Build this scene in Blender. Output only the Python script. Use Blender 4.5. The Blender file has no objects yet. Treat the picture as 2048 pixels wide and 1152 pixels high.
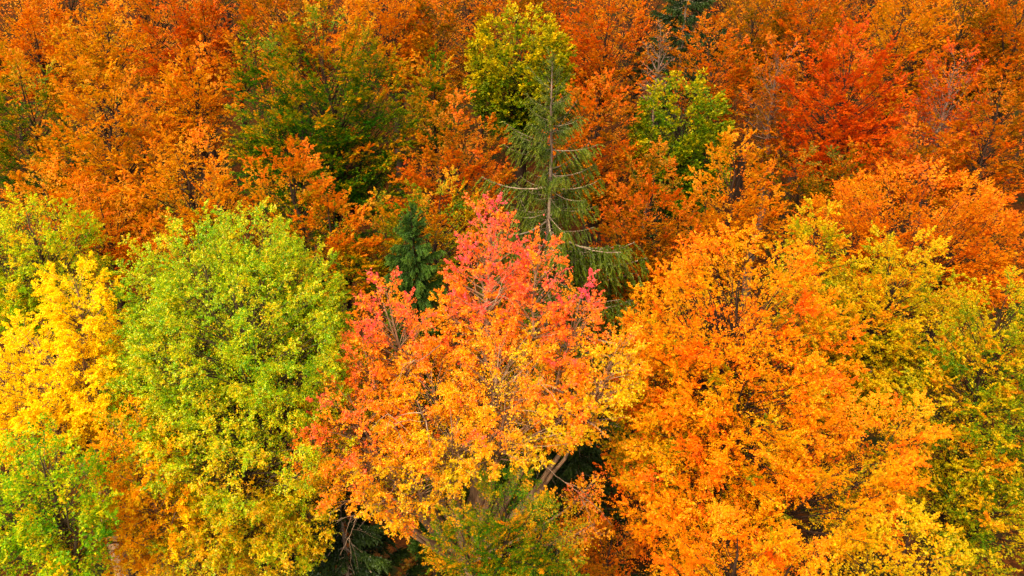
import bpy, math
import numpy as np

# ------------------------------------------------------------------ camera, sky, sun, exposure
scene = bpy.context.scene
COL = scene.collection
PITCH = math.radians(28.0)
CAM = np.array((0.0, 0.0, 22.0))
FPX = 1462.0                                  # focal length in pixels of the 2048 px wide photograph
cam = bpy.data.cameras.new("camera")
cam.sensor_width = 36.0
cam.lens = 36.0 * FPX / 2048.0
cam.clip_end = 2000.0
cam_o = bpy.data.objects.new("camera", cam)
COL.objects.link(cam_o)
cam_o.location = CAM
cam_o.rotation_euler = (math.pi / 2 - PITCH, 0, 0)
scene.camera = cam_o

SUN_EL, SUN_AZ = math.radians(52), math.radians(215)   # soft light from behind and to the left of the drone
world = bpy.data.worlds.new("World")
scene.world = world
world.use_nodes = True
wn = world.node_tree
bg = wn.nodes["Background"]
sky = wn.nodes.new("ShaderNodeTexSky")
sky.sky_type = 'NISHITA'
sky.sun_disc = False
sky.sun_elevation = SUN_EL
sky.sun_rotation = SUN_AZ
sky.air_density = 0.7
sky.dust_density = 7.0
sky.ozone_density = 0.3
wn.links.new(sky.outputs[0], bg.inputs[0])
bg.inputs[1].default_value = 0.14
sun = bpy.data.lights.new("sun", 'SUN')
sun.energy = 1.0
sun.angle = math.radians(80)
sun.color = (1.0, 0.92, 0.78)
sun_o = bpy.data.objects.new("sun", sun)
COL.objects.link(sun_o)
sd = np.array((math.cos(SUN_EL) * math.sin(SUN_AZ), math.cos(SUN_EL) * math.cos(SUN_AZ), math.sin(SUN_EL)))
sun_o.rotation_euler = (math.pi / 2 - SUN_EL, 0, math.atan2(sd[1], sd[0]) + math.pi / 2)
sun_o.location = (0, -20, 60)

vs = scene.view_settings
vs.view_transform = 'Standard'
vs.look = 'None'
vs.gamma = 1.0
vs.exposure = 1.72
vs.use_curve_mapping = False
cy = scene.cycles
cy.max_bounces = 6
cy.diffuse_bounces = 4
cy.transmission_bounces = 4
cy.glossy_bounces = 2
cy.transparent_max_bounces = 4

# ------------------------------------------------------------------ helpers
rng = np.random.default_rng(7)
Z = np.array((0.0, 0.0, 1.0))
CP, SP = math.cos(PITCH), math.sin(PITCH)


def lin(c):
    c = np.asarray(c, float) / 255.0
    return np.where(c <= 0.04045, c / 12.92, ((c + 0.055) / 1.055) ** 2.4)


def ground_z(x, y):
    y = np.asarray(y, float)
    x = np.asarray(x, float)
    h = 0.10 * np.clip(y - 14, 0, None) + 0.0016 * np.clip(y - 30, 0, 140) ** 2 * 0.6
    h = h + 0.5 * np.sin(x * 0.13 + 0.4) * np.cos(y * 0.11) + 0.18 * np.sin(x * 0.6 + y * 0.37) + 0.01 * x
    return h


def at(px, py, Y):
    """the point of the place that the photograph shows at (px, py), Y metres ahead; and its depth"""
    x, y = (px - 1024) / FPX, -(py - 576) / FPX
    d = np.array((x, CP + y * SP, -SP + y * CP))
    s = Y / d[1]
    return CAM + d * s, s


def unit(v):
    return v / np.maximum(np.linalg.norm(v, axis=-1, keepdims=True), 1e-9)


def mesh_from(name, verts, faces, mats, colors=None, mat_index=None, smooth=False):
    """faces: list of int arrays (n,k); colours are per face"""
    me = bpy.data.meshes.new(name)
    verts = np.asarray(verts, np.float32)
    me.vertices.add(len(verts))
    me.vertices.foreach_set("co", verts.ravel())
    loops = np.concatenate([f.ravel() for f in faces]).astype(np.int32)
    tot = np.concatenate([np.full(len(f), f.shape[1], np.int32) for f in faces])
    start = np.concatenate(([0], np.cumsum(tot)[:-1])).astype(np.int32)
    me.loops.add(len(loops))
    me.loops.foreach_set("vertex_index", loops)
    me.polygons.add(len(tot))
    me.polygons.foreach_set("loop_start", start)
    me.polygons.foreach_set("loop_total", tot)
    if mat_index is not None:
        me.polygons.foreach_set("material_index", mat_index.astype(np.int32))
    for m in mats:
        me.materials.append(m)
    if colors is not None:
        a = me.attributes.new("leaf_colour", 'FLOAT_COLOR', 'FACE')
        c = np.ones((len(tot), 4), np.float32)
        c[:, :3] = colors
        a.data.foreach_set("color", c.ravel())
    me.update(calc_edges=True)
    if smooth:
        me.shade_smooth()
    return me


def link(name, me, parent=None, **props):
    o = bpy.data.objects.new(name, me)
    COL.objects.link(o)
    if parent is not None:
        o.parent = parent
        o.matrix_parent_inverse.identity()
    for k, v in props.items():
        o[k] = v
    return o


# ------------------------------------------------------------------ materials
def node(nt, kind, **kw):
    n = nt.nodes.new(kind)
    for k, v in kw.items():
        setattr(n, k, v)
    return n


def leaf_material(name, trans=0.48, gloss=0.005, rough=0.45):
    m = bpy.data.materials.new(name)
    m.use_nodes = True
    nt = m.node_tree
    nt.nodes.clear()
    out = node(nt, "ShaderNodeOutputMaterial")
    att = node(nt, "ShaderNodeAttribute", attribute_name="leaf_colour")
    geo = node(nt, "ShaderNodeNewGeometry")
    nz = node(nt, "ShaderNodeTexNoise")
    nz.inputs["Scale"].default_value = 9.0
    nt.links.new(geo.outputs["Position"], nz.inputs["Vector"])
    hsv = node(nt, "ShaderNodeHueSaturation")
    mr = node(nt, "ShaderNodeMapRange")
    mr.inputs[3].default_value = 0.8
    mr.inputs[4].default_value = 1.2
    nt.links.new(nz.outputs[0], mr.inputs[0])
    nt.links.new(mr.outputs[0], hsv.inputs["Value"])
    nt.links.new(att.outputs["Color"], hsv.inputs["Color"])
    dif = node(nt, "ShaderNodeBsdfDiffuse")
    trn = node(nt, "ShaderNodeBsdfTranslucent")
    glo = node(nt, "ShaderNodeBsdfGlossy")
    glo.inputs["Roughness"].default_value = rough
    glo.inputs["Color"].default_value = (1, 0.95, 0.88, 1)
    nt.links.new(hsv.outputs[0], dif.inputs[0])
    nt.links.new(hsv.outputs[0], trn.inputs[0])
    a = node(nt, "ShaderNodeMixShader")
    a.inputs[0].default_value = trans
    nt.links.new(dif.outputs[0], a.inputs[1])
    nt.links.new(trn.outputs[0], a.inputs[2])
    b = node(nt, "ShaderNodeMixShader")
    b.inputs[0].default_value = gloss
    nt.links.new(a.outputs[0], b.inputs[1])
    nt.links.new(glo.outputs[0], b.inputs[2])
    nt.links.new(b.outputs[0], out.inputs[0])
    return m


def bark_material(name, c1, c2, scale=6.0):
    m = bpy.data.materials.new(name)
    m.use_nodes = True
    nt = m.node_tree
    p = nt.nodes["Principled BSDF"]
    p.inputs["Roughness"].default_value = 0.9
    p.inputs["Specular IOR Level"].default_value = 0.1
    tc = node(nt, "ShaderNodeTexCoord")
    mp = node(nt, "ShaderNodeMapping")
    mp.inputs["Scale"].default_value = (1, 1, 0.35)
    nz = node(nt, "ShaderNodeTexNoise")
    nz.inputs["Scale"].default_value = scale
    nz.inputs["Detail"].default_value = 8
    nz.inputs["Roughness"].default_value = 0.7
    cr = node(nt, "ShaderNodeValToRGB")
    cr.color_ramp.elements[0].position = 0.35
    cr.color_ramp.elements[1].position = 0.65
    cr.color_ramp.elements[0].color = (*lin(c1), 1)
    cr.color_ramp.elements[1].color = (*lin(c2), 1)
    bp = node(nt, "ShaderNodeBump")
    bp.inputs["Strength"].default_value = 0.5
    bp.inputs["Distance"].default_value = 0.03
    nt.links.new(tc.outputs["Object"], mp.inputs[0])
    nt.links.new(mp.outputs[0], nz.inputs["Vector"])
    nt.links.new(nz.outputs[0], cr.inputs[0])
    nt.links.new(nz.outputs[0], bp.inputs["Height"])
    nt.links.new(cr.outputs[0], p.inputs["Base Color"])
    nt.links.new(bp.outputs[0], p.inputs["Normal"])
    return m


LEAF = leaf_material("autumn_leaf")
LEAF_WAX = leaf_material("waxy_autumn_leaf", trans=0.48, gloss=0.012, rough=0.4)
NEEDLE = leaf_material("spruce_needle", trans=0.25, gloss=0.012)
BARK = {
    "aspen": bark_material("aspen_bark", (92, 66, 42), (156, 122, 84)),
    "birch": bark_material("birch_bark", (52, 40, 24), (96, 78, 52)),
    "beech": bark_material("beech_bark", (30, 20, 12), (62, 44, 28)),
    "spruce": bark_material("spruce_bark", (84, 66, 48), (146, 124, 96)),
    "twig": bark_material("pale_twig_bark", (104, 80, 56), (160, 132, 100)),
    "grey": bark_material("bare_bark", (82, 60, 44), (128, 102, 80)),
}

# ------------------------------------------------------------------ ground
gm = bpy.data.materials.new("leaf_litter")  # litter browns darkened to include the shade of trees not built beyond
gm.use_nodes = True
nt = gm.node_tree
p = nt.nodes["Principled BSDF"]
p.inputs["Roughness"].default_value = 1.0
p.inputs["Specular IOR Level"].default_value = 0.0
geo = node(nt, "ShaderNodeNewGeometry")
vor = node(nt, "ShaderNodeTexVoronoi")
vor.inputs["Scale"].default_value = 9.0
nz = node(nt, "ShaderNodeTexNoise")
nz.inputs["Scale"].default_value = 0.7
nz.inputs["Detail"].default_value = 6
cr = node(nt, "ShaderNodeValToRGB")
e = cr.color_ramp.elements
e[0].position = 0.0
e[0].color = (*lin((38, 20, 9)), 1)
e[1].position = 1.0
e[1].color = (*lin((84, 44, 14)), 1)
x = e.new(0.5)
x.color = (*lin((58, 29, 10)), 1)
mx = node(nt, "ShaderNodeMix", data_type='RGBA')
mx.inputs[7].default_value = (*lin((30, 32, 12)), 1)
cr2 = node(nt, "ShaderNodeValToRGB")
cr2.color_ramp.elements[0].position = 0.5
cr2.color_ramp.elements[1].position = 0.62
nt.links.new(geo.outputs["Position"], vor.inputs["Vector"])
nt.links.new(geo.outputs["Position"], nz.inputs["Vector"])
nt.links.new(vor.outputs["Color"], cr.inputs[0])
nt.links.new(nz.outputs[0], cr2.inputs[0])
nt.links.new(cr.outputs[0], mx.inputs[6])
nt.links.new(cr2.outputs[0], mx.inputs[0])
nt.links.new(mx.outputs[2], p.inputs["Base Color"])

gx = np.concatenate((np.linspace(-700, -70, 22)[:-1], np.linspace(-70, 70, 71), np.linspace(70, 700, 22)[1:]))
gy = np.concatenate((np.linspace(-700, -20, 18)[:-1], np.linspace(-20, 100, 61), np.linspace(100, 900, 40)[1:]))
GX, GY = np.meshgrid(gx, gy)
GZ = ground_z(GX, GY)
idx = np.arange(GX.size).reshape(GX.shape)
gf = np.stack((idx[:-1, :-1], idx[:-1, 1:], idx[1:, 1:], idx[1:, :-1]), -1).reshape(-1, 4)
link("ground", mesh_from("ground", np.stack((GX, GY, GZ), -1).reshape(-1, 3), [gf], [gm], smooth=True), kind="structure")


# ------------------------------------------------------------------ wood
class Wood:
    def __init__(self):
        self.v, self.f, self.t, self.n = [], [], [], 0

    def tube(self, pts, rad, sides=6):
        pts = np.asarray(pts, float)
        k = len(pts)
        t = unit(np.gradient(pts, axis=0))
        ref = np.where(np.abs(t[:, 2:3]) > 0.9, np.array((1.0, 0, 0)), Z)
        a = unit(np.cross(t, ref[0]))
        b = np.cross(t, a)
        an = np.linspace(0, 2 * np.pi, sides, endpoint=False)
        ring = pts[:, None] + np.asarray(rad)[:, None, None] * (np.cos(an)[None, :, None] * a[:, None] + np.sin(an)[None, :, None] * b[:, None])
        i = self.n + np.arange(k * sides).reshape(k, sides)
        j = np.roll(i, -1, axis=1)
        self.v.append(ring.reshape(-1, 3))
        self.f.append(np.stack((i[:-1], j[:-1], j[1:], i[1:]), -1).reshape(-1, 4))
        self.n += k * sides

    def twigs(self, p0, p1, p2, r):
        """many thin three-sided twigs at once, bent in the middle"""
        n = len(p0)
        if not n:
            return
        d = unit(p2 - p0)
        a = unit(np.cross(d, np.where(np.abs(d[:, 2:3]) > 0.9, np.array((1.0, 0, 0)), Z)))
        b = np.cross(d, a)
        r = np.broadcast_to(np.asarray(r, float), (n,))[:, None, None]
        an = np.array((0, 2.094, 4.189))
        off = np.cos(an)[None, :, None] * a[:, None] + np.sin(an)[None, :, None] * b[:, None]
        rings = np.concatenate((p0[:, None] + off * r, p1[:, None] + off * r * 0.6, p2[:, None]), 1)
        base = self.n + (np.arange(n) * 7)[:, None, None]
        q = np.array([[0, 1, 4, 3], [1, 2, 5, 4], [2, 0, 3, 5]])
        t = np.array([[3, 4, 6], [4, 5, 6], [5, 3, 6]])
        self.v.append(rings.reshape(-1, 3))
        self.f.append((base + q[None]).reshape(-1, 4))
        self.t.append((base + t[None]).reshape(-1, 3))
        self.n += 7 * n

    def build(self, name, mat, origin):
        return mesh_from(name, np.concatenate(self.v) - origin, [np.concatenate(self.f)] + ([np.concatenate(self.t)] if self.t else []), [mat], smooth=True)


def bez(a, c, b, s):
    s = np.asarray(s, float)[:, None]
    return (1 - s) ** 2 * a + 2 * s * (1 - s) * c + s * s * b


def bez_t(a, c, b, s):
    s = np.asarray(s, float)[:, None]
    return unit(2 * (1 - s) * (c - a) + 2 * s * (b - c))


class Leaves:
    def __init__(self):
        self.p, self.a, self.n, self.s, self.u = [], [], [], [], []

    def add(self, p, axis, nrm, size, u):
        self.p.append(p.reshape(-1, 3))
        self.a.append(axis.reshape(-1, 3))
        self.n.append(nrm.reshape(-1, 3))
        self.s.append(np.broadcast_to(size, p.shape[:-1]).ravel())
        self.u.append(u.reshape(-1))

    def build(self, name, ramp, origin, mat, round_leaf=False, ratio=0.72):
        p, a, n, s, u = (np.concatenate(q) for q in (self.p, self.a, self.n, self.s, self.u))
        a = unit(a - n * (a * n).sum(-1, keepdims=True))
        b = np.cross(n, a)
        h = (s * 0.5)[:, None]
        w = h * ratio
        k = len(p)
        if round_leaf:
            v = np.stack((p - a * h, p + b * w + n * h * 0.18, p + a * h - n * h * 0.12, p - b * w + n * h * 0.18), 1)
            f = np.arange(k * 4).reshape(k, 4)
        else:                                    # small far leaves: one face each
            v = np.stack((p - a * h + b * w * 0.9, p - a * h * 0.6 - b * w * 1.1, p + a * h * 1.1), 1)
            f = np.arange(k * 3).reshape(k, 3)
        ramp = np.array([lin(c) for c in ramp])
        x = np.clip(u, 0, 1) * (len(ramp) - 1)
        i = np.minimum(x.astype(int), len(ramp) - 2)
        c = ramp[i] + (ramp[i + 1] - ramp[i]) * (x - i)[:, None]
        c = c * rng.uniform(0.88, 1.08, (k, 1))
        return mesh_from(name, v.reshape(-1, 3) - origin, [f], [mat], colors=c)


# ------------------------------------------------------------------ broadleaf trees
TREES = {}
NLEAF = 0
SPECIES = {
    # flat: how far a bough's sprays lie in one shelf; el: bough angle low/high in the crown; droop: hanging of the sprays
    "beech": dict(flat=0.72, el=(8, 68), droop=0.12, bough=1.0, spread=0.42, leafflat=0.55, bark="beech", ratio=0.75, spr=17, tuft=1.2),
    "aspen": dict(flat=0.10, el=(15, 62), droop=0.25, bough=1.0, spread=0.34, leafflat=0.25, bark="aspen", ratio=0.95, spr=13, tuft=0.66),
    "birch": dict(flat=0.05, el=(18, 58), droop=0.22, bough=1.1, spread=0.34, leafflat=0.25, bark="birch", ratio=0.8, spr=14, tuft=0.62),
    "maple": dict(flat=0.55, el=(8, 60), droop=0.08, bough=1.1, spread=0.40, leafflat=0.45, bark="beech", ratio=0.9, spr=15, tuft=0.85),
}


def envelope(t, tm, p):
    up = np.clip((t - tm) / (1 - tm), 0, 1)
    dn = np.clip((tm - t) / tm, 0, 1)
    return np.where(t > tm, np.sqrt(np.maximum(1 - up ** p, 0)), 1 - 0.45 * dn ** 1.6)


def broadleaf(name, label, species, lobes, Y, ramp, u=(0.6, 0.25, 0.1, 0.16, 0.1, 0.12), near=False, lp=None, dens=1.0, group=None,
              tm=0.36, p=2.0, trunk_dx=0.0, bare=0.0, bark=None, leaf_mat=None, seed=None, rag=0.09, tuft_m=None, category="tree"):
    """lobes: (apex px, apex py, half width px, lowest py[, extra metres of distance]); u: colour base, outer gain, height gain, bough, spray, leaf noise"""
    global rng, NLEAF
    rng = np.random.default_rng(abs(hash_str(label)) if seed is None else seed)
    S = SPECIES[species]
    L = []
    for lb in lobes:
        px, py, hw, by = lb[:4]
        y = Y + (lb[4] if len(lb) > 4 else 0)
        apex, s = at(px, py, y)
        R = hw * s / FPX
        low, _ = at(px, by, y - 0.55 * R)
        H = max(apex[2] - low[2], R * 0.9) * (1.0 if near else 1.15)
        L.append(dict(du=lb[5] if len(lb) > 5 else 0.0, apex=apex, R=R, H=H, s=s, area=(hw * (by - py)) / 2.0))
    m = max(range(len(L)), key=lambda i: L[i]["area"])
    w = np.array([l["area"] for l in L])
    base = (np.array([l["apex"] for l in L]) * w[:, None]).sum(0) / w.sum()
    base[0] += trunk_dx
    base[2] = ground_z(base[0], base[1]) - 0.1
    root = link(name, None, None, label=label, category=category)
    root.location = base
    root.empty_display_size = 0.5
    if group:
        root["group"] = group
    wood, twigs, leaves = Wood(), Wood(), Leaves()
    limbs = []
    top = max(l["apex"][2] for l in L)
    height = top - base[2]
    r0 = height * (0.013 if species != "birch" else 0.010)
    lowest = min(l["apex"][2] - l["H"] for l in L)
    fork = base + np.array((0, 0, max(lowest - base[2], height * 0.25) * 0.9))
    wob = rng.normal(0, 0.12, (4, 3)) * (1, 1, 0)
    wob[0] = 0
    if len(L) > 1:
        pts = base + (fork - base) * np.linspace(0, 1, 4)[:, None] + wob
        wood.tube(pts, np.linspace(r0 * 1.25, r0 * 0.85, 4), 8)
        start = pts[-1]
    for li, l in enumerate(L):
        apex, R, H, s = l["apex"], l["R"], l["H"], l["s"]
        # leader of this part of the crown
        foot = base if len(L) == 1 else start
        ctrl = np.array((apex[0] * 0.75 + foot[0] * 0.25, apex[1] * 0.75 + foot[1] * 0.25, foot[2] * 0.55 + apex[2] * 0.45))
        sv = np.linspace(0, 1, 14)
        lead = bez(foot, ctrl, apex - (0, 0, 0.16 * H), sv)
        lead[1:-1] += rng.normal(0, 0.012 * H, (12, 3)) * (1, 1, 0)
        rr = r0 * (1.25 if len(L) == 1 else 0.75 * math.sqrt(min(1, l["area"] / w.max())))
        wood.tube(lead, rr * (1 - sv) ** 1.1 + 0.006, 7)
        cz0 = apex[2] - H
        tuft = tuft_m or S["tuft"] * (0.75 + 0.25 * s / 25.0)
        lpx = (lp or 3.2) * 0.60 if near else (lp or 2.3)
        ls = lpx * s / 731.0
        area = l["area"] / 2.0                                   # 1024 px wide picture
        n_leaf = int(dens * (5.5 if near else 7.0) * area / (0.36 * lpx * lpx))
        nb = int(np.clip(1.5 * 2 * math.pi * R * (0.8 * H + 0.3 * R) / tuft ** 2, 24, 230))
        nb_in = nb // 4
        nt_ = nb + nb_in
        nspr = S["spr"] * 0.75
        # endpoints of the boughs: spread evenly over the envelope
        tt = np.linspace(0.02, 0.985, 400)
        wgt = envelope(tt, tm, p) + 0.22
        cdf = np.cumsum(wgt) / wgt.sum()
        tb = np.interp((np.arange(nb) + rng.uniform(0.2, 0.8, nb)) / nb, cdf, tt)
        rng_az = np.arange(nb) * 2.39996 + rng.normal(0, 0.35, nb) + rng.uniform(0, 6)
        rs = np.clip(1 + rng.normal(0, rag, nb), 0.6, 1.28)
        ph = rng.uniform(0, 6.28, 6)
        rs *= 1 + 0.08 * np.sin(2 * rng_az + ph[0] + 3 * tb) + 0.08 * np.sin(3 * rng_az + ph[1] - 5 * tb)
        if nb_in:
            tb = np.concatenate((tb, rng.uniform(0.1, 0.8, nb_in)))
            rng_az = np.concatenate((rng_az, rng.uniform(0, 6.28, nb_in)))
            rs = np.concatenate((rs, rng.uniform(0.45, 0.75, nb_in)))
        # spare count goes to the longer boughs
        er = np.maximum(envelope(tb, tm, p) * rs, 0.12) * R
        wl = (er / R) ** 0.8 + 0.35
        per_b = n_leaf * wl / wl.sum()
        for k in range(nt_):
            t, az = tb[k], rng_az[k]
            rad = er[k]
            out = np.array((math.cos(az), math.sin(az), 0))
            zc = cz0 + t * H
            lx = np.interp(zc, lead[:, 2], lead[:, 0])
            ly = np.interp(zc, lead[:, 2], lead[:, 1])
            E = np.array((lx, ly, zc)) + out * rad
            if t > 0.9:
                E[2] += rng.uniform(-0.03, 0.05) * H
            el = math.radians(np.interp(t, (0, 1), S["el"]) + rng.normal(0, 6))
            zs = zc - max(rad, 0.25 * R) * math.tan(el)
            zs = max(zs, cz0 - 0.12 * H, lead[2, 2])
            zs = min(zs, lead[-1, 2])
            St = np.array((np.interp(zs, lead[:, 2], lead[:, 0]), np.interp(zs, lead[:, 2], lead[:, 1]), zs))
            ln = np.linalg.norm(E - St)
            sag = (0.13 if t < 0.5 else 0.05) * ln
            C = (St + E) / 2 + (0, 0, sag) + rng.normal(0, 0.05 * ln, 3)
            # bough wood
            sv = np.linspace(0, 1, 4 if near else 3)
            br = max(0.005, rr * 0.26 * (ln / (R + 0.5)) * (1 - 0.6 * t))
            pts = bez(St, C, E, sv)
            pts[1:-1] += rng.normal(0, 0.02 * ln, (len(sv) - 2, 3))
            if near and br > 0.022 and len(limbs) < 40:
                lw = Wood()
                lw.tube(pts, br * (1 - 0.85 * sv), 5)
                limbs.append(lw)
            else:
                twigs.tube(pts[::1 if near else 2], (br * (1 - 0.85 * sv))[::1 if near else 2], 3)
            # sprays along the outer part of it
            nleaf = per_b[k]
            if bare and rng.random() < bare:
                nleaf *= rng.uniform(0.0, 0.25)
            ns = int(np.clip(nspr * (0.5 + ln / (R + 1.0)), 5, 40))
            nl = max(1, int(nleaf / (ns + 1) + rng.random()))
            s0 = max(0.22, 1 - tuft / ln)
            sp = np.sort(s0 + (1 - s0) * rng.uniform(0, 1, ns) ** 0.8)
            sp = np.append(sp, 1.0)
            P = bez(St, C, E, sp)
            T = bez_t(St, C, E, sp)
            B = unit(np.cross(T, Z) + rng.normal(0, 0.02, T.shape))
            N = np.cross(B, T)
            N = np.where(N[:, 2:3] < 0, -N, N)
            al = np.radians(rng.uniform(28, 78, ns + 1))
            al[-1] = 0.05
            sgn = np.where(np.arange(ns + 1) % 2 == 0, 1.0, -1.0)
            tau = rng.normal(0, 1, ns + 1) * (1 - S["flat"]) * 2.2 + 0.15
            D = unit(np.cos(al)[:, None] * T + np.sin(al)[:, None] * (sgn[:, None] * B * np.cos(tau)[:, None] + N * np.sin(tau)[:, None]))
            lsp = S["spread"] * min(ln, tuft) * (1.12 - 0.8 * (sp - s0) / (1 - s0)) * rng.uniform(0.7, 1.25, ns + 1) + 0.12
            lsp = np.minimum(lsp, 0.5 * R + 0.15)
            q = (np.arange(nl)[None] + rng.uniform(0.1, 1.0, (ns + 1, nl))) / nl
            q = 0.12 + 0.88 * q ** 0.85
            dr = S["droop"] * (1.0 if t < 0.75 else 0.3)
            pos = P[:, None] + D[:, None] * (lsp[:, None] * q)[..., None]
            pos[..., 2] -= dr * lsp[:, None] * q ** 2
            side = np.cross(N, D)
            wid = 0.17 * lsp[:, None] * np.sin(np.pi * np.clip(q, 0, 1) ** 0.8 * 0.92)
            thick = (0.04 + 0.11 * (1 - S["flat"]))
            pos += side[:, None] * (rng.uniform(-1, 1, q.shape) * wid)[..., None]
            pos += rng.normal(0, 1, pos.shape) * (thick * lsp[:, None, None] * 0.5)
            rv = unit(rng.normal(0, 1, pos.shape))
            nrm = unit(S["leafflat"] * N[:, None] + (1 - S["leafflat"]) * rv * 1.1 + 0.25 * Z)
            ax = unit(D[:, None] + rng.normal(0, 0.7, pos.shape) + (0, 0, -0.35))
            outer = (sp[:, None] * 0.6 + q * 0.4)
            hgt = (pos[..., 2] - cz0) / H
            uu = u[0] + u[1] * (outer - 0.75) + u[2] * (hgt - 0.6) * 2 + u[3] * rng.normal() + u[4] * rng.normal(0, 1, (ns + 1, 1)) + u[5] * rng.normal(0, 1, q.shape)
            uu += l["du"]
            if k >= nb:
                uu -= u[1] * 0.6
            # the inside of a crown, behind its outer leaves, is nearly bare
            keep = np.ones(q.shape, bool)
            for oj, o in enumerate(L):
                c0 = o["apex"] - (0, 0, o["H"] * 0.52)
                e2 = ((pos - c0) / (o["R"] * 0.46, o["R"] * 0.46, o["H"] * 0.28)) ** 2
                keep &= (e2.sum(-1) > 1) | (rng.random(q.shape) < 0.45)
            # fewer leaves on the side that faces the hill
            cc = pos - (apex - (0, 0, 0.5 * H))
            away = (unit(cc / (R, R, 0.5 * H)) * unit(pos - CAM)).sum(-1)
            keep &= (away < 0.3) | (rng.random(q.shape) < 0.3)
            leaves.add(pos[keep], ax[keep], nrm[keep], ls * rng.uniform(0.7, 1.25, int(keep.sum())), uu[keep])
            NLEAF += int(keep.sum())
            tip = P + D * lsp[:, None]
            tip[:, 2] -= dr * lsp
            mid = P + D * lsp[:, None] * 0.5
            mid[:, 2] -= dr * lsp * 0.25
            if near:
                twigs.twigs(P[::5], mid[::5], tip[::5], np.maximum(0.004, br * 0.16))
            elif bark == "grey":
                twigs.twigs(P, mid, tip, np.maximum(0.008, br * 0.25))
    bm = BARK[bark or S["bark"]]
    link("trunk", wood.build("trunk", bm, base), root)
    for lw in limbs:
        link("limb", lw.build("limb", bm, base), root)
    link("twigs", twigs.build("twigs", bm, base), root, kind="stuff")
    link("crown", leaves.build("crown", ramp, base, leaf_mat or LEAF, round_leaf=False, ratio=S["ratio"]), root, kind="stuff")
    return root


def hash_str(s):
    h = 2166136261
    for ch in s:
        h = ((h ^ ord(ch)) * 16777619) & 0xffffffff
    return h


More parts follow.
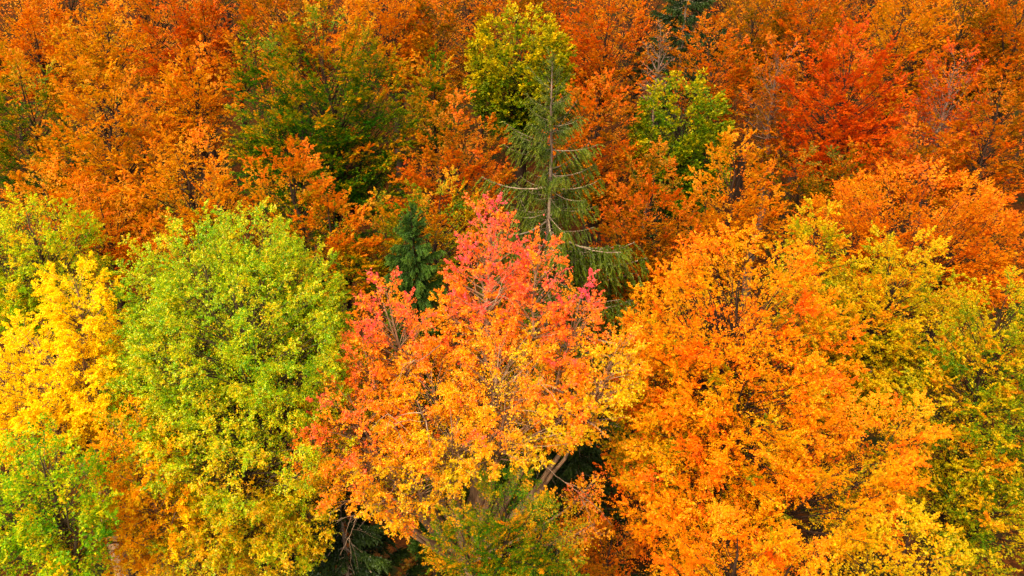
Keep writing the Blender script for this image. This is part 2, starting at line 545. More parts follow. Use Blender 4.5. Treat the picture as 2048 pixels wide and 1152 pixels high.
# ------------------------------------------------------------------ spruces
def spruce(name, label, px, py, by, hw, Y, ramp, gap=0.30, per=5, hang=0.55, dens=1.0, group=None, seed=1, bark="spruce", needle=1.0, reach=None):
    """apex pixel, half width hw at row by; the boughs go on below that row to near the ground"""
    global rng, NLEAF
    rng = np.random.default_rng(seed)
    apex, s = at(px, py, Y)
    low, _ = at(px, by, Y - 0.5 * hw * s / FPX)
    Rb, Hb = hw * s / FPX, apex[2] - low[2]
    base = apex.copy()
    base[2] = ground_z(base[0], base[1]) - 0.1
    root = link(name, None, None, label=label, category="spruce")
    root.location = base
    if group:
        root["group"] = group
    height = apex[2] - base[2]
    wood = Wood()
    tv = np.linspace(0, 1, 16)
    lead = base + (apex - base) * tv[:, None]
    lead[1:-1] += rng.normal(0, 0.03, (14, 3)) * (1, 1, 0)
    wood.tube(lead, height * 0.0078 * (1 - tv) ** 0.8 + 0.01, 8)
    link("trunk", wood.build("trunk", BARK[bark], base), root)
    ramp = np.array([lin(c) for c in ramp])
    kinds = {}

    def bough_mesh(cls, var):
        """a bough one metre long along +x, with hanging twigs; cls 0 young and upright, 1 middle, 2 old and drooping"""
        global NLEAF
        if (cls, var) in kinds:
            return kinds[cls, var]
        hg = hang * (0.12, 0.65, 1.0)[cls]
        S0, E = np.zeros(3), np.array((1.0, rng.normal(0, 0.06), (0.25, 0.12, 0.06)[cls]))
        C = np.array((0.55, rng.normal(0, 0.05), (-0.02, -0.10, -0.16)[cls]))
        w = Wood()
        sv = np.linspace(0, 1, 6)
        w.tube(bez(S0, C, E, sv), (0.004, 0.010, 0.012)[cls] * (1 - 0.8 * sv) + 0.002, 4)
        ns = int((20, 36, 46)[cls] * dens)
        sp = np.sort(rng.uniform((0.05, 0.08, 0.10)[cls], 1, ns))
        P = bez(S0, C, E, sp)
        T = bez_t(S0, C, E, sp)
        B = unit(np.cross(T, Z))
        sg = np.where(np.arange(ns) % 2 == 0, 1.0, -1.0)[:, None]
        D = unit(T * 0.6 + B * sg * rng.uniform(0.08, 0.42, (ns, 1)) - Z * hg * rng.uniform(0.2, 1.8, (ns, 1)))
        lt = (0.30, 0.28, 0.27)[cls] * (1.2 - 0.7 * sp) * rng.uniform(0.6, 1.4, ns)
        tip = P + D * lt[:, None]
        tip[:, 2] -= lt * 0.4 * hg
        mid = P + D * lt[:, None] * 0.5
        mid[:, 2] -= lt * 0.1 * hg
        w.twigs(P, mid, tip, 0.004)
        nl = (14, 26, 34)[cls]
        q = rng.uniform(0.0, 1.05, (ns, nl))
        pos = P[:, None] + D[:, None] * (lt[:, None] * q)[..., None]
        pos[..., 2] -= (lt * 0.4 * hg)[:, None] * q ** 2
        dirn = unit(D[:, None] - Z * 0.25 * hg + rng.normal(0, 0.38, pos.shape))
        nrm = unit(rng.normal(0, 1, pos.shape) + 0.6 * Z)
        nrm = unit(nrm - dirn * (nrm * dirn).sum(-1, keepdims=True))
        b = np.cross(nrm, dirn).reshape(-1, 3)
        sc = (2.0, 1.6, 1.35)[cls] * needle
        h = (rng.uniform(0.030, 0.060, q.shape) * sc).reshape(-1, 1)
        wd = 0.011 * sc
        pos, dirn = pos.reshape(-1, 3), dirn.reshape(-1, 3)
        V = np.stack((pos - dirn * h * 0.7 - b * wd, pos - dirn * h * 0.7 + b * wd, pos + dirn * h), 1)
        m_ = len(pos)
        NLEAF += m_
        uu = np.clip(0.35 + 0.10 * rng.normal() + 0.35 * (q.ravel() - 0.4) + 0.3 * (np.repeat(sp, nl) - 0.5) + 0.15 * rng.normal(0, 1, m_), 0, 1) * (len(ramp) - 1)
        ii = np.minimum(uu.astype(int), len(ramp) - 2)
        col = ramp[ii] + (ramp[ii + 1] - ramp[ii]) * (uu - ii)[:, None]
        wv, wf, wt = np.concatenate(w.v), np.concatenate(w.f), np.concatenate(w.t)
        vv = np.concatenate((wv, V.reshape(-1, 3)))
        ft = np.concatenate((wt, len(wv) + np.arange(m_ * 3).reshape(-1, 3)))
        nw = len(wf) + len(wt)
        cc = np.concatenate((np.full((nw, 3), 0.1), col))
        mi = np.concatenate((np.zeros(nw), np.ones(m_)))
        kinds[cls, var] = mesh_from("bough", vv, [wf, ft], [BARK[bark], NEEDLE], colors=cc, mat_index=mi)
        return kinds[cls, var]

    z = apex[2] - 0.1
    reach = reach or height * 0.8
    k = 0
    while apex[2] - z < reach:
        d = apex[2] - z
        for i in range(per):
            az = k * 2.39996 + rng.normal(0, 0.35)
            k += 1
            ln = (Rb * (d / Hb) ** 0.8 + 0.2) * (rng.uniform(0.3, 0.9) if rng.random() < 0.72 else rng.uniform(0.9, 1.35))
            ln = min(ln, Rb * 1.45)
            up = np.interp(d / Hb, (0, 0.12, 0.5, 1.2), (1.1, 0.45, 0.12, -0.10)) + rng.normal(0, 0.09)
            zz = z + rng.normal(0, 0.05)
            cls = 0 if d < 0.12 * Hb else (1 if d < 0.4 * Hb else 2)
            o = link("bough", bough_mesh(cls, int(rng.integers(4))), root)
            o.location = (np.interp(zz, lead[:, 2], lead[:, 0]) - base[0], np.interp(zz, lead[:, 2], lead[:, 1]) - base[1], zz - base[2])
            o.rotation_euler = (rng.normal(0, 0.1), -math.atan(up), az)
            o.scale = (ln, ln, ln)
        z -= gap * rng.uniform(0.7, 1.3) * (0.5 + 0.9 * min(1, d / Hb))
    link("leader_shoot", bough_mesh(0, 9), root).location = apex - base - (0, 0, 0.35)
    lo = root.children[-1] if root.children else None
    lo = [c for c in bpy.data.objects if c.name.startswith("leader_shoot") and c.parent == root][-1]
    lo.rotation_euler = (0, -math.pi / 2 + 0.2, 0)
    lo.scale = (0.5, 0.5, 0.5)
    return root


GREENYEL = [(78, 136, 6), (116, 164, 6), (156, 184, 6), (192, 194, 8), (230, 196, 8), (236, 168, 8)]
YELLOW = [(176, 164, 4), (238, 198, 4), (252, 212, 4), (253, 218, 6), (248, 190, 5), (240, 158, 5)]
REDTOP = [(206, 184, 6), (242, 184, 6), (244, 160, 8), (246, 132, 20), (248, 104, 60), (242, 84, 92)]
ORANGE = [(104, 118, 4), (186, 154, 4), (232, 164, 4), (240, 150, 4), (240, 127, 5), (232, 99, 6)]
AMBER = [(58, 79, 4), (115, 109, 4), (189, 130, 4), (218, 141, 4), (221, 124, 4), (203, 96, 4)]
MIXED = [(40, 90, 5), (70, 112, 5), (122, 127, 4), (201, 141, 4), (216, 128, 4), (209, 106, 4)]
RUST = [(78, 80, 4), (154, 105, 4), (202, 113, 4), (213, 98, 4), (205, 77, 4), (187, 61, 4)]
GOLD = [(72, 106, 4), (124, 134, 4), (184, 163, 4), (218, 179, 5), (228, 172, 5), (226, 145, 5)]
OLIVE = [(66, 104, 4), (116, 136, 4), (170, 159, 5), (208, 174, 7), (228, 164, 7), (218, 125, 7)]
SPRUCE = [(44, 61, 8), (65, 82, 9), (86, 100, 10), (110, 116, 14), (125, 89, 12)]
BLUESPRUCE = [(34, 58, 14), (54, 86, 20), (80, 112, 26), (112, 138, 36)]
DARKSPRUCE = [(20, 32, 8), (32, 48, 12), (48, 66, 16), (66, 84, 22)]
PLUME = [(98, 106, 4), (168, 134, 4), (212, 144, 4), (224, 138, 4), (222, 120, 4), (212, 100, 4)]
U_GREEN = (0.42, 0.10, 0.05, 0.10, 0.10, 0.17)
G_FRONT = "tall trees at the front of the wood"
G_MID = "trees behind the front row"
G_BACK = "trees up the slope at the back"
G_SPRUCE = "spruces among the broadleaf trees"

# front row
ASPEN = broadleaf("aspen_tree", "aspen with coral red tops and orange-yellow lower leaves, in the middle of the front row", "aspen",
          [(980, 388, 84, 740, 0, 0.34), (1082, 448, 70, 740, -0.3, 0.30), (1165, 548, 66, 780, -0.2, 0.28), (770, 545, 80, 800, -0.8, 0.20), (900, 560, 52, 760, -0.2, 0.12), (720, 640, 75, 880, -1.2, 0.14),
           (690, 750, 115, 1000, -2.0, 0.06), (860, 690, 120, 960, -1.2, -0.04), (1000, 650, 120, 900, -1.2, -0.02), (1010, 780, 130, 960, -1.9, -0.12), (620, 850, 68, 1000, -2.4, 0.08),
           (700, 890, 100, 1040, -2.6, 0.02), (805, 870, 100, 1080, -2.4, -0.02), (1245, 650, 76, 820, -0.8, -0.02), (1215, 740, 70, 880, -1.0, -0.08), (1120, 710, 110, 900, -0.8, 0.08), (900, 800, 100, 1000, -2.2, -0.08),
           (1185, 955, 34, 1030, -1.4, 0.04), (1190, 1035, 40, 1120, -1.6, -0.06), (780, 990, 48, 1090, -2.6, 0.1)],
          13.5, REDTOP, (0.36, 0.05, 0.20, 0.13, 0.08, 0.08), near=True, group=G_FRONT, tm=0.42, p=1.7, bare=0.16, leaf_mat=LEAF_WAX, dens=0.8)
broadleaf("birch_tree", "large round yellow-green tree standing beside the coral-topped aspen", "birch",
          [(480, 400, 125, 800, 0, -0.06), (385, 432, 130, 820, -0.4, -0.06), (585, 480, 108, 820, 0.1, -0.06), (290, 485, 95, 820, -0.4, -0.05), (450, 510, 200, 900, -1.2, -0.04), (640, 600, 74, 840, 0.1, -0.04),
           (560, 640, 155, 920, -1.1, -0.02), (330, 630, 155, 960, -1.4, -0.02), (450, 760, 190, 1060, -2.2, 0.08), (570, 900, 80, 1080, -1.6, 0.14), (440, 940, 120, 1150, -2.6, 0.24), (640, 620, 70, 830, 0.2), (320, 880, 110, 1120, -2.0, 0.28), (360, 1010, 110, 1220, -3.0, 0.22), (520, 1020, 90, 1230, -2.8, 0.24), (230, 760, 70, 960, -1.2, 0.2), (615, 985, 55, 1150, -2.4, 0.26), (560, 1040, 60, 1240, -2.8, 0.2)],
          13.5, GREENYEL, (0.55, 0.08, 0.0, 0.10, 0.10, 0.16), near=True, group=G_FRONT, p=2.5, dens=1.1, leaf_mat=LEAF_WAX, rag=0.06)
broadleaf("aspen_tree", "bright lemon yellow tree between the two green ones at the edge of the front row", "aspen",
          [(135, 515, 85, 760), (60, 640, 130, 900, -0.6), (150, 660, 90, 900, -0.7), (-30, 700, 100, 920, -0.6), (60, 760, 120, 960, -1.2)],
          12.5, YELLOW, (0.45, 0.0, 0.0, 0.08, 0.08, 0.13), near=True, group=G_FRONT, p=1.8, tm=0.4, dens=1.2)
broadleaf("birch_tree", "lime and orange tree rising behind the bright lemon yellow one", "birch",
          [(40, 385, 110, 640), (130, 470, 80, 680, 0.3), (-60, 420, 110, 680)], 16.0, GREENYEL, (0.62, 0.06, 0.04, 0.10, 0.10, 0.15), near=True, group=G_FRONT, p=2.4)
broadleaf("birch_tree", "low green tree below the lemon yellow one, in the lower corner", "birch",
          [(60, 860, 110, 1160), (-40, 900, 110, 1160), (120, 980, 80, 1200, -0.4)], 9.5, GREENYEL, (0.44, 0.05, -0.05, 0.14, 0.12, 0.18), near=True, group=G_FRONT, p=2.3, lp=4.6)
broadleaf("beech_tree", "amber orange tree squeezed between the low green tree and the yellow-green one", "aspen",
          [(225, 810, 80, 1120), (280, 880, 90, 1160, -0.4), (190, 950, 80, 1180, -0.5)], 10.8, YELLOW, (0.86, 0.0, 0.0, 0.10, 0.10, 0.13), near=True, group=G_FRONT, p=2.2, bare=0.08)
broadleaf("maple_tree", "broad orange tree with fanning branches, largest of the front row", "maple",
          [(1500, 460, 230, 960), (1620, 550, 125, 880, 0.1), (1385, 600, 145, 960, -0.4), (1320, 740, 105, 1060, -0.5), (1500, 690, 220, 1080, -1.6)],
          14.0, ORANGE, (0.54, 0.20, 0.04, 0.17, 0.10, 0.10), near=True, group=G_FRONT, p=2.3, dens=1.15, rag=0.06)
broadleaf("beech_tree", "spreading orange tree with green undersides, below the broad fan-branched one", "beech",
          [(1640, 790, 220, 1130), (1820, 800, 110, 1040, 0.2), (1430, 900, 150, 1170, -0.3), (1330, 950, 90, 1170, 0.2), (1265, 900, 70, 1120, 0.9)], 11.8, ORANGE, (0.56, 0.36, 0.03, 0.14, 0.10, 0.10), near=True, group=G_FRONT, p=2.3, dens=0.9)
broadleaf("beech_tree", "golden yellow treetop at the lower edge under the spreading orange tree", "maple",
          [(1830, 1040, 125, 1240), (1740, 1090, 90, 1240)], 9.6, OLIVE, (0.70, 0.08, 0.05, 0.07, 0.06, 0.08), near=True, group=G_FRONT, lp=4.2)
broadleaf("beech_tree", "orange and red treetop at the lower edge beside the golden yellow one", "beech",
          [(1480, 1050, 140, 1260), (1600, 1080, 90, 1260)], 9.8, ORANGE, (0.62, 0.25, 0.03, 0.14, 0.09, 0.10), near=True, group=G_FRONT)
broadleaf("maple_tree", "yellow-green tree with golden tips behind the broad orange one", "maple",
          [(1640, 405, 75, 620, 0.6), (1825, 455, 130, 800), (1740, 540, 140, 860, -0.4), (1700, 640, 120, 900, -0.6), (1910, 560, 110, 860, 0)],
          15.5, OLIVE, (0.58, 0.12, 0.10, 0.12, 0.09, 0.10), near=True, group=G_FRONT, p=2.0)
broadleaf("maple_tree", "olive and yellow tree with scattered red leaves at the edge of the front row", "maple",
          [(2030, 545, 110, 860), (1990, 680, 140, 1000, -0.6), (2080, 760, 140, 1080, -0.8), (1960, 860, 100, 1160, -1.4), (2030, 950, 120, 1220, -2.0)],
          13.5, OLIVE, (0.48, 0.10, 0.06, 0.20, 0.14, 0.12), near=True, group=G_FRONT, p=2.1)
broadleaf("beech_tree", "low green and amber tree under the coral-topped aspen", "beech",
          [(1010, 960, 115, 1180), (920, 1040, 90, 1220, -0.3), (1090, 1020, 75, 1220, -0.2)], 10.4, MIXED, (0.42, 0.22, 0.0, 0.14, 0.12, 0.13), near=True, group=G_FRONT)
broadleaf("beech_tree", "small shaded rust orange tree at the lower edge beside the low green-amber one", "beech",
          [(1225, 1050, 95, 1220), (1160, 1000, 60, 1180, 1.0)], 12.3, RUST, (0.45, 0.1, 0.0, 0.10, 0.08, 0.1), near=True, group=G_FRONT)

# second row
spruce("spruce_tree", "tall thin spruce with hanging boughs and a pale trunk behind the coral-topped aspen", 1105, 118, 640, 190, 19.0, SPRUCE,
       gap=0.28, per=6, hang=1.3, dens=0.8, needle=0.6, group=G_SPRUCE, seed=4)
spruce("spruce_tree", "small bushy blue-green spruce between the yellow-green tree and the coral-topped aspen", 822, 420, 560, 42, 17.5, BLUESPRUCE,
       gap=0.13, per=7, hang=0.8, dens=1.2, needle=1.0, bark="beech", group=G_SPRUCE, seed=9)
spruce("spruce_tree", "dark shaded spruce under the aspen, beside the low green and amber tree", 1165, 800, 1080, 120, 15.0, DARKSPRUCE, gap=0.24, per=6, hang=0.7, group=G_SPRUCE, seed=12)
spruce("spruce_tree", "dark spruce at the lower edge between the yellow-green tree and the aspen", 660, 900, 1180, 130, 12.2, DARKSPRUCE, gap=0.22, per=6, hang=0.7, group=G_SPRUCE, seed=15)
broadleaf("beech_tree", "flame orange spiky treetop over green shelves, behind the large yellow-green tree", "beech",
          [(560, 268, 85, 480), (650, 350, 80, 560, -0.4), (700, 430, 75, 620, -0.6)], 20.0, MIXED, (0.78, 0.30, 0.34, 0.10, 0.10, 0.09), group=G_MID, rag=0.22)
broadleaf("beech_tree", "rounded amber tree with greenish middle, in front of the tall amber plume", "beech",
          [(350, 255, 115, 500), (430, 340, 70, 520, -0.3)], 20.5, PLUME, (0.54, 0.34, 0.06, 0.10, 0.08, 0.10), group=G_MID)
broadleaf("beech_tree", "tall amber plume of a tree with loose feathery outline", "beech",
          [(175, 95, 120, 460), (270, 190, 90, 460, 0.3), (110, 260, 90, 480, -0.4)], 23.0, PLUME, (0.52, 0.14, 0.04, 0.08, 0.07, 0.09), group=G_MID, p=1.7)
broadleaf("beech_tree", "brown-orange low tree between the lime tree and the rounded amber one", "beech",
          [(190, 360, 110, 560), (60, 320, 110, 520), (310, 430, 70, 600, -0.6)], 19.0, AMBER, (0.70, 0.2, 0.0, 0.12, 0.08, 0.10), group=G_MID)
broadleaf("beech_tree", "dark orange tree with green lower boughs at the edge behind the amber plume", "beech",
          [(20, 90, 95, 420), (40, 240, 80, 420, -0.6)], 26.0, MIXED, (0.44, 0.34, 0.34, 0.13, 0.10, 0.10), group=G_MID)
broadleaf("beech_tree", "great layered orange tree with dark green shelves, widest of the second row", "beech",
          [(640, -20, 140, 380), (490, 40, 85, 360, 0.4), (740, 60, 105, 380, 0), (590, 170, 150, 440, -1.0), (720, 250, 120, 470, -0.8), (500, 220, 75, 400, -0.2)],
          25.0, MIXED, (0.36, 0.50, 0.32, 0.15, 0.10, 0.09), group=G_MID, p=2.1)
broadleaf("beech_tree", "rust orange rounded tree beside the tall thin spruce", "beech",
          [(905, 188, 110, 470), (850, 300, 80, 480, -0.4), (960, 300, 80, 480, -0.5)], 23.5, RUST, (0.38, 0.12, 0.06, 0.10, 0.08, 0.10), group=G_MID)
broadleaf("beech_tree", "amber and green shelves of a low tree above the small bushy spruce", "beech",
          [(880, 350, 120, 560), (760, 400, 80, 600, -0.3), (700, 470, 60, 640, -1.0)], 20.0, MIXED, (0.52, 0.3, 0.0, 0.12, 0.10, 0.10), group=G_MID)
broadleaf("maple_tree", "golden rounded tree with green shaded base, behind the spruce tip", "maple",
          [(1040, 12, 112, 250), (985, 80, 65, 260, -0.4), (1105, 60, 62, 250, 0)], 31.0, GOLD, (0.26, 0.24, 0.20, 0.08, 0.08, 0.09), group=G_BACK, p=2.6, rag=0.05, dens=1.5, tuft_m=0.75)
broadleaf("maple_tree", "round yellow-green tree among deep orange ones, right of the spruce tip", "maple",
          [(1372, 146, 108, 410), (1330, 250, 60, 420, -0.4), (1420, 240, 52, 420, -0.2)], 27.0, GOLD, (0.14, 0.26, 0.16, 0.08, 0.09, 0.10), group=G_MID, p=2.8, rag=0.05, dens=1.5, tuft_m=0.65)
broadleaf("beech_tree", "brick orange tree directly behind the upper half of the tall thin spruce", "beech",
          [(1195, 135, 95, 400), (1150, 240, 70, 420, -0.5), (1260, 260, 70, 440, -0.4)], 26.0, RUST, (0.40, 0.12, 0.06, 0.10, 0.08, 0.1), group=G_MID)
broadleaf("beech_tree", "smooth amber tree with pointed top between the yellow-green round tree and the orange fan", "beech",
          [(1480, 245, 85, 520), (1420, 360, 70, 560, -0.3), (1530, 360, 60, 540, 0)], 22.0, AMBER, (0.66, 0.1, 0.0, 0.08, 0.07, 0.1), group=G_MID, rag=0.1)
broadleaf("beech_tree", "deep orange tree with dark gaps, beside the lower boughs of the tall thin spruce", "beech",
          [(1310, 290, 90, 560), (1250, 400, 80, 600, -0.4), (1360, 430, 70, 620, -0.3), (1300, 520, 80, 680, -1.0)], 20.5, RUST, (0.40, 0.22, 0.0, 0.12, 0.09, 0.10), group=G_MID)
broadleaf("beech_tree", "wide glowing orange dome behind the yellow-green tree with golden tips", "beech",
          [(1860, 335, 190, 600), (1720, 385, 120, 560, -0.3), (1990, 400, 120, 620, 0)], 20.0, AMBER, (0.80, 0.12, 0.04, 0.10, 0.08, 0.1), group=G_MID, p=2.5, tuft_m=0.7, dens=1.2, rag=0.05)
broadleaf("beech_tree", "shaded olive and brown undergrowth tree above the wide glowing orange dome", "beech",
          [(1600, 290, 90, 440), (1700, 300, 80, 430)], 24.5, RUST, (0.20, 0.25, 0.0, 0.14, 0.10, 0.12), group=G_MID)

# back of the slope
broadleaf("beech_tree", "fiery red-orange tree, reddest on the slope", "beech",
          [(1720, 30, 105, 330), (1660, 130, 70, 340, -0.4), (1780, 150, 70, 350, -0.2), (1720, 220, 110, 400, -1.0)], 28.0, RUST, (0.74, 0.12, 0.04, 0.09, 0.08, 0.1), group=G_BACK)
broadleaf("beech_tree", "bright orange spreading tree beside the dark conifer at the top", "beech",
          [(1430, 20, 85, 240), (1490, 90, 60, 260, 0)], 32.0, RUST, (0.44, 0.12, 0.04, 0.08, 0.08, 0.1), group=G_BACK)
broadleaf("beech_tree", "thin pinkish orange tree with grey twigs showing, beside the fiery red-orange one", "beech",
          [(1565, 60, 65, 330), (1590, 180, 60, 360, -0.3)], 30.0, RUST, (0.38, 0.12, 0.04, 0.08, 0.08, 0.1), group=G_BACK, dens=0.85, bark="grey")
broadleaf("beech_tree", "dull red tree with bare grey twig tops near the upper corner", "beech",
          [(1925, 70, 85, 360), (1900, 180, 80, 380, -0.4)], 29.0, RUST, (0.72, 0.1, 0.0, 0.10, 0.08, 0.1), group=G_BACK, dens=0.75, bark="grey", bare=0.1)
broadleaf("beech_tree", "orange tree at the edge beside the dull red one", "beech",
          [(2030, 110, 90, 420), (1985, 240, 80, 430, -0.4)], 26.0, RUST, (0.42, 0.14, 0.0, 0.10, 0.08, 0.1), group=G_BACK)
broadleaf("beech_tree", "brown-orange tree with green patches below the fiery red-orange one", "beech",
          [(1860, 230, 90, 420), (1780, 260, 70, 410)], 25.0, RUST, (0.45, 0.22, 0.0, 0.14, 0.10, 0.1), group=G_BACK)
broadleaf("beech_tree", "golden amber treetop touching the upper edge above the amber plume", "beech",
          [(195, -10, 80, 170), (120, 40, 50, 170, 0)], 31.0, PLUME, (0.48, 0.14, 0.04, 0.08, 0.08, 0.1), group=G_BACK)
broadleaf("beech_tree", "pale orange tree between the amber plume and the great layered tree", "beech",
          [(375, 85, 75, 300), (330, 150, 60, 280, 0)], 29.0, PLUME, (0.60, 0.2, 0.04, 0.10, 0.08, 0.1), group=G_BACK)
broadleaf("beech_tree", "deep red-brown tree in shade at the upper edge beside the golden amber treetop", "beech",
          [(330, -50, 95, 180), (400, -30, 60, 160)], 36.0, RUST, (0.52, 0.12, 0.0, 0.1, 0.08, 0.1), group=G_BACK)
broadleaf("beech_tree", "orange tree at the upper edge just beside the golden rounded tree", "beech",
          [(880, -40, 80, 220), (830, 40, 60, 220)], 37.0, RUST, (0.30, 0.16, 0.0, 0.1, 0.08, 0.1), group=G_BACK)
broadleaf("beech_tree", "muted green and orange narrow tree between the great layered tree and the golden one", "beech",
          [(865, 90, 55, 280), (840, 180, 50, 300, -0.3)], 28.5, MIXED, (0.50, 0.25, 0.1, 0.14, 0.1, 0.1), group=G_BACK)
broadleaf("beech_tree", "vivid orange tree at the upper edge between the golden tree and the grey bare one", "beech",
          [(1220, -40, 95, 200), (1160, 20, 60, 180)], 36.0, RUST, (0.48, 0.12, 0.04, 0.08, 0.08, 0.1), group=G_BACK)
broadleaf("bare_tree", "thin grey nearly leafless tree beside the dark conifer", "beech",
          [(1325, 35, 32, 200)], 31.0, RUST, (0.4, 0.1, 0.0, 0.08, 0.08, 0.1), group=G_BACK, dens=0.25, bark="grey", bare=0.5)
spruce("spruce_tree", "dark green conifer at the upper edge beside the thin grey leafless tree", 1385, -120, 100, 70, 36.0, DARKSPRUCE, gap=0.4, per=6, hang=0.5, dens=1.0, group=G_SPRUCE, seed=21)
BACK = [
    ("orange treetop at the upper corner above the dark orange tree", 20, -60, 110, 200, 37, AMBER, 0.8),
    ("brown-orange treetop at the upper edge behind the great layered tree's crown", 540, -80, 100, 150, 39, RUST, 0.36),
    ("amber treetop at the upper edge beside the great layered tree", 750, -80, 95, 150, 37, AMBER, 0.75),
    ("orange treetop peeping over the golden rounded tree", 1030, -90, 100, 130, 42, RUST, 0.34),
    ("tawny treetop at the upper edge behind the bright orange spreading tree", 1520, -60, 100, 150, 40, RUST, 0.26),
    ("orange treetop at the upper edge above the fiery red-orange tree", 1640, -70, 95, 180, 38, RUST, 0.46),
    ("olive-orange treetop at the upper edge between the fiery and the dull red trees", 1820, -60, 95, 220, 36, AMBER, 0.66),
    ("greyish orange treetop in the upper corner above the dull red tree", 1950, -70, 95, 200, 37, RUST, 0.28),
    ("orange treetop cut off by the upper corner", 2070, -60, 90, 200, 35, RUST, 0.44),
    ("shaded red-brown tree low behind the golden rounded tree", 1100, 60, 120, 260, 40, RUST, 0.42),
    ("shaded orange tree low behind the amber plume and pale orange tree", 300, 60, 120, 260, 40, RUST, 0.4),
]
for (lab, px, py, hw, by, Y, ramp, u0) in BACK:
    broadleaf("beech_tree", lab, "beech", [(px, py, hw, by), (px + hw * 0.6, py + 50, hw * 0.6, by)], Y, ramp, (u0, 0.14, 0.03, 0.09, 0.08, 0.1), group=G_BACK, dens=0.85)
FAR = [(-60, -60, 46), (110, -110, 50), (260, -120, 47), (430, -100, 52), (600, -140, 48), (780, -110, 53), (950, -130, 49), (1110, -120, 52), (1290, -110, 46), (1450, -130, 51),
       (1600, -120, 47), (1760, -140, 50), (1900, -120, 46), (2040, -130, 49), (2160, -60, 44)]
FARLAB = ["amber tree far up the slope behind the upper corner's orange treetop", "red-brown tree far up the slope behind the golden amber treetop",
          "amber tree far up the slope between the golden amber treetop and the deep red-brown tree", "red-brown tree far up the slope beside the deep red-brown tree in shade",
          "amber tree far up the slope above the great layered tree", "red-brown tree far up the slope above the amber treetop of the upper edge",
          "amber tree far up the slope beside the golden rounded tree", "red-brown tree far up the slope above the spruce tip",
          "amber tree far up the slope beside the dark conifer", "red-brown tree far up the slope above the bright orange spreading tree",
          "amber tree far up the slope above the thin pinkish tree", "red-brown tree far up the slope above the fiery red-orange tree",
          "amber tree far up the slope above the dull red tree", "red-brown tree far up the slope above the greyish orange treetop",
          "amber tree far up the slope at the upper corner"]
for k, (px, py, Y) in enumerate(FAR):
    broadleaf("beech_tree", FARLAB[k], "beech", [(px, py, 110, 170)], Y, (AMBER, RUST)[k % 2], (0.7 - 0.3 * (k % 2), 0.14, 0.03, 0.1, 0.08, 0.1),
              group=G_BACK, dens=0.4, seed=900 + k)
# pale bare branches hanging out of the lower crown of the coral-topped aspen
def bare_branch(root, pix, Y, r, twigs_n, seed):
    g = np.random.default_rng(seed)
    base = np.array(root.location)
    pts = np.array([at(px, py, Y + dy)[0] for px, py, dy in pix])
    k = np.linspace(0, len(pts) - 1, 4 * len(pts))
    i = np.minimum(k.astype(int), len(pts) - 2)
    fine = pts[i] + (pts[i + 1] - pts[i]) * (k - i)[:, None]
    fine[1:-1] = (fine[:-2] + 2 * fine[1:-1] + fine[2:]) / 4 + g.normal(0, 0.012, (len(fine) - 2, 3))
    w = Wood()
    w.tube(fine, r * (1 - 0.75 * np.linspace(0, 1, len(fine))), 5)
    for j in range(twigs_n):
        a = fine[g.integers(len(fine) // 3, len(fine))]
        d = unit(fine[-1] - fine[0]) * 0.5 + g.normal(0, 0.55, 3) + (0, 0, -0.35)
        ln = g.uniform(0.25, 0.7)
        s_ = np.linspace(0, 1, 5)[:, None]
        w.tube(a + unit(d) * ln * s_ + (0, 0, -0.35) * s_ ** 2 * ln + g.normal(0, 0.02, (5, 3)) * s_, r * 0.45 * (1 - 0.7 * s_[:, 0]), 4)
    link("limb", w.build("limb", BARK["twig"], base), root)


for n_, (pix, Y, r, tn) in enumerate([
        ([(1040, 880, 0.6), (1085, 925, 0.0), (1130, 965, -0.3), (1175, 1000, -0.5)], 11.9, 0.022, 5),
        ([(1165, 1000, 0), (1180, 1030, -0.1), (1178, 1070, -0.1)], 11.4, 0.012, 3),
        ([(800, 960, 0.5), (770, 1000, 0), (720, 1030, -0.2), (690, 1035, -0.3)], 10.8, 0.018, 7),
        ([(715, 1030, 0), (700, 1070, -0.1), (680, 1110, -0.2)], 10.6, 0.012, 3),
        ([(900, 930, 0.8), (870, 900, 0.0), (850, 840, -0.6), (835, 800, -0.8)], 12.0, 0.05, 5),
        ([(860, 990, 0.4), (880, 930, 0), (855, 870, -0.4)], 11.2, 0.016, 5),
        ([(1040, 830, 0.4), (1010, 850, -0.2), (985, 870, -0.5)], 11.8, 0.018, 5),
        ([(1045, 820, 0.6), (1060, 790, -0.1), (1085, 760, -0.5)], 12.2, 0.030, 6),
        ([(1060, 860, 0.4), (1110, 825, 0), (1150, 830, -0.2), (1190, 850, -0.3)], 12.2, 0.020, 8),
        ([(780, 900, 0.5), (800, 870, 0), (770, 820, -0.4)], 10.9, 0.018, 6),
        ([(700, 900, 0.5), (660, 920, 0), (630, 960, -0.2)], 11.0, 0.014, 6),
        ([(960, 620, 0.4), (1000, 590, -0.4), (1015, 560, -0.7)], 12.6, 0.020, 3),
        ([(880, 690, 0.4), (840, 720, -0.4), (800, 730, -0.6)], 12.0, 0.016, 4)]):
    bare_branch(ASPEN, pix, Y, r * 0.65, tn, 50 + n_)
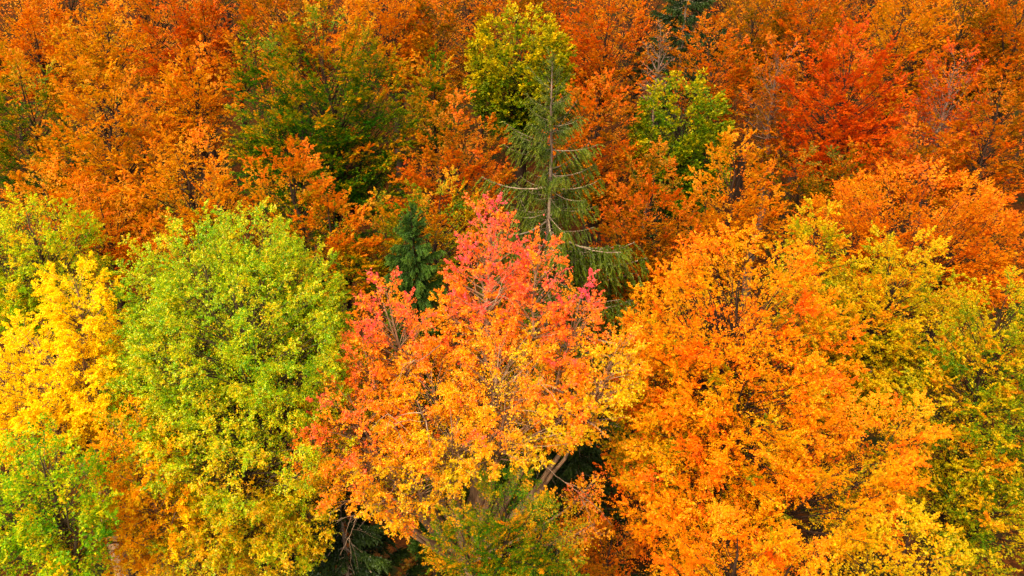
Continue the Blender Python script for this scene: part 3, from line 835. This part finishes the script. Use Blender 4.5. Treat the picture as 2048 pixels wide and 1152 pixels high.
# the wood goes on beyond the edges of the picture: copies of trees from the slope
def copy_tree(src, x, y, rz, sc, label):
    r = src.copy()
    COL.objects.link(r)
    r.location = (x, y, float(ground_z(x, y)) - 0.1)
    r.rotation_euler = (0, 0, rz)
    r.scale = (sc, sc, sc)
    r["label"] = label
    r["group"] = "trees just outside the picture"
    for ch in [c for c in bpy.data.objects if c.parent == src]:
        c = ch.copy()
        COL.objects.link(c)
        c.parent = r
    return r


SRC = [o for o in bpy.data.objects if o.parent is None and o.get("group") == G_MID and o.name.startswith("beech")]
for k, (x, y, sc) in enumerate([(-14.5, 12.5, 0.95), (-19.5, 20, 1.0), (-25, 27, 1.0), (-30, 35, 1.05), (-37, 44, 1.1), (16.5, 13.0, 1.0), (21, 19.5, 1.0), (25.5, 27, 1.0), (30.5, 35, 1.05), (37, 44, 1.1),
                                (-11.5, 6, 0.8), (11.5, 6, 0.8), (-5.5, 3.6, 0.55), (0.3, 3.4, 0.55), (6, 3.6, 0.55)]):
    copy_tree(SRC[(k * 5) % len(SRC)], x, y, 1.3 * k + 2.6, sc, "autumn broadleaf tree standing just outside the edge of the picture")

# ------------------------------------------------------------------ undergrowth between the trunks
rng = np.random.default_rng(77)
under = Leaves()
nc = 1700
cx = rng.uniform(-48, 48, nc)
cyy = 6 + 62 * rng.uniform(0, 1, nc) ** 0.8
cr_ = rng.uniform(0.3, 0.9, nc)
nl = 28
d = unit(rng.normal(0, 1, (nc, nl, 3)))
d[..., 2] = np.abs(d[..., 2])
pos = np.stack((cx, cyy, ground_z(cx, cyy)), -1)[:, None] + d * (cr_[:, None] * rng.uniform(0.4, 1, (nc, nl)))[..., None]
nrm = unit(rng.normal(0, 0.6, pos.shape) + Z)
uu = 0.5 + 0.22 * rng.normal(0, 1, (nc, 1)) + 0.12 * rng.normal(0, 1, (nc, nl))
under.add(pos, unit(rng.normal(0, 1, pos.shape)), nrm, rng.uniform(0.10, 0.24, (nc, nl)), uu)
me = under.build("undergrowth", [(36, 60, 10), (70, 76, 10), (120, 80, 10), (150, 84, 8), (140, 60, 8)], np.zeros(3), LEAF)
link("undergrowth", me, None, kind="stuff", label="low brown and green undergrowth on the forest floor between the trunks", category="undergrowth")
print("leaves", NLEAF)
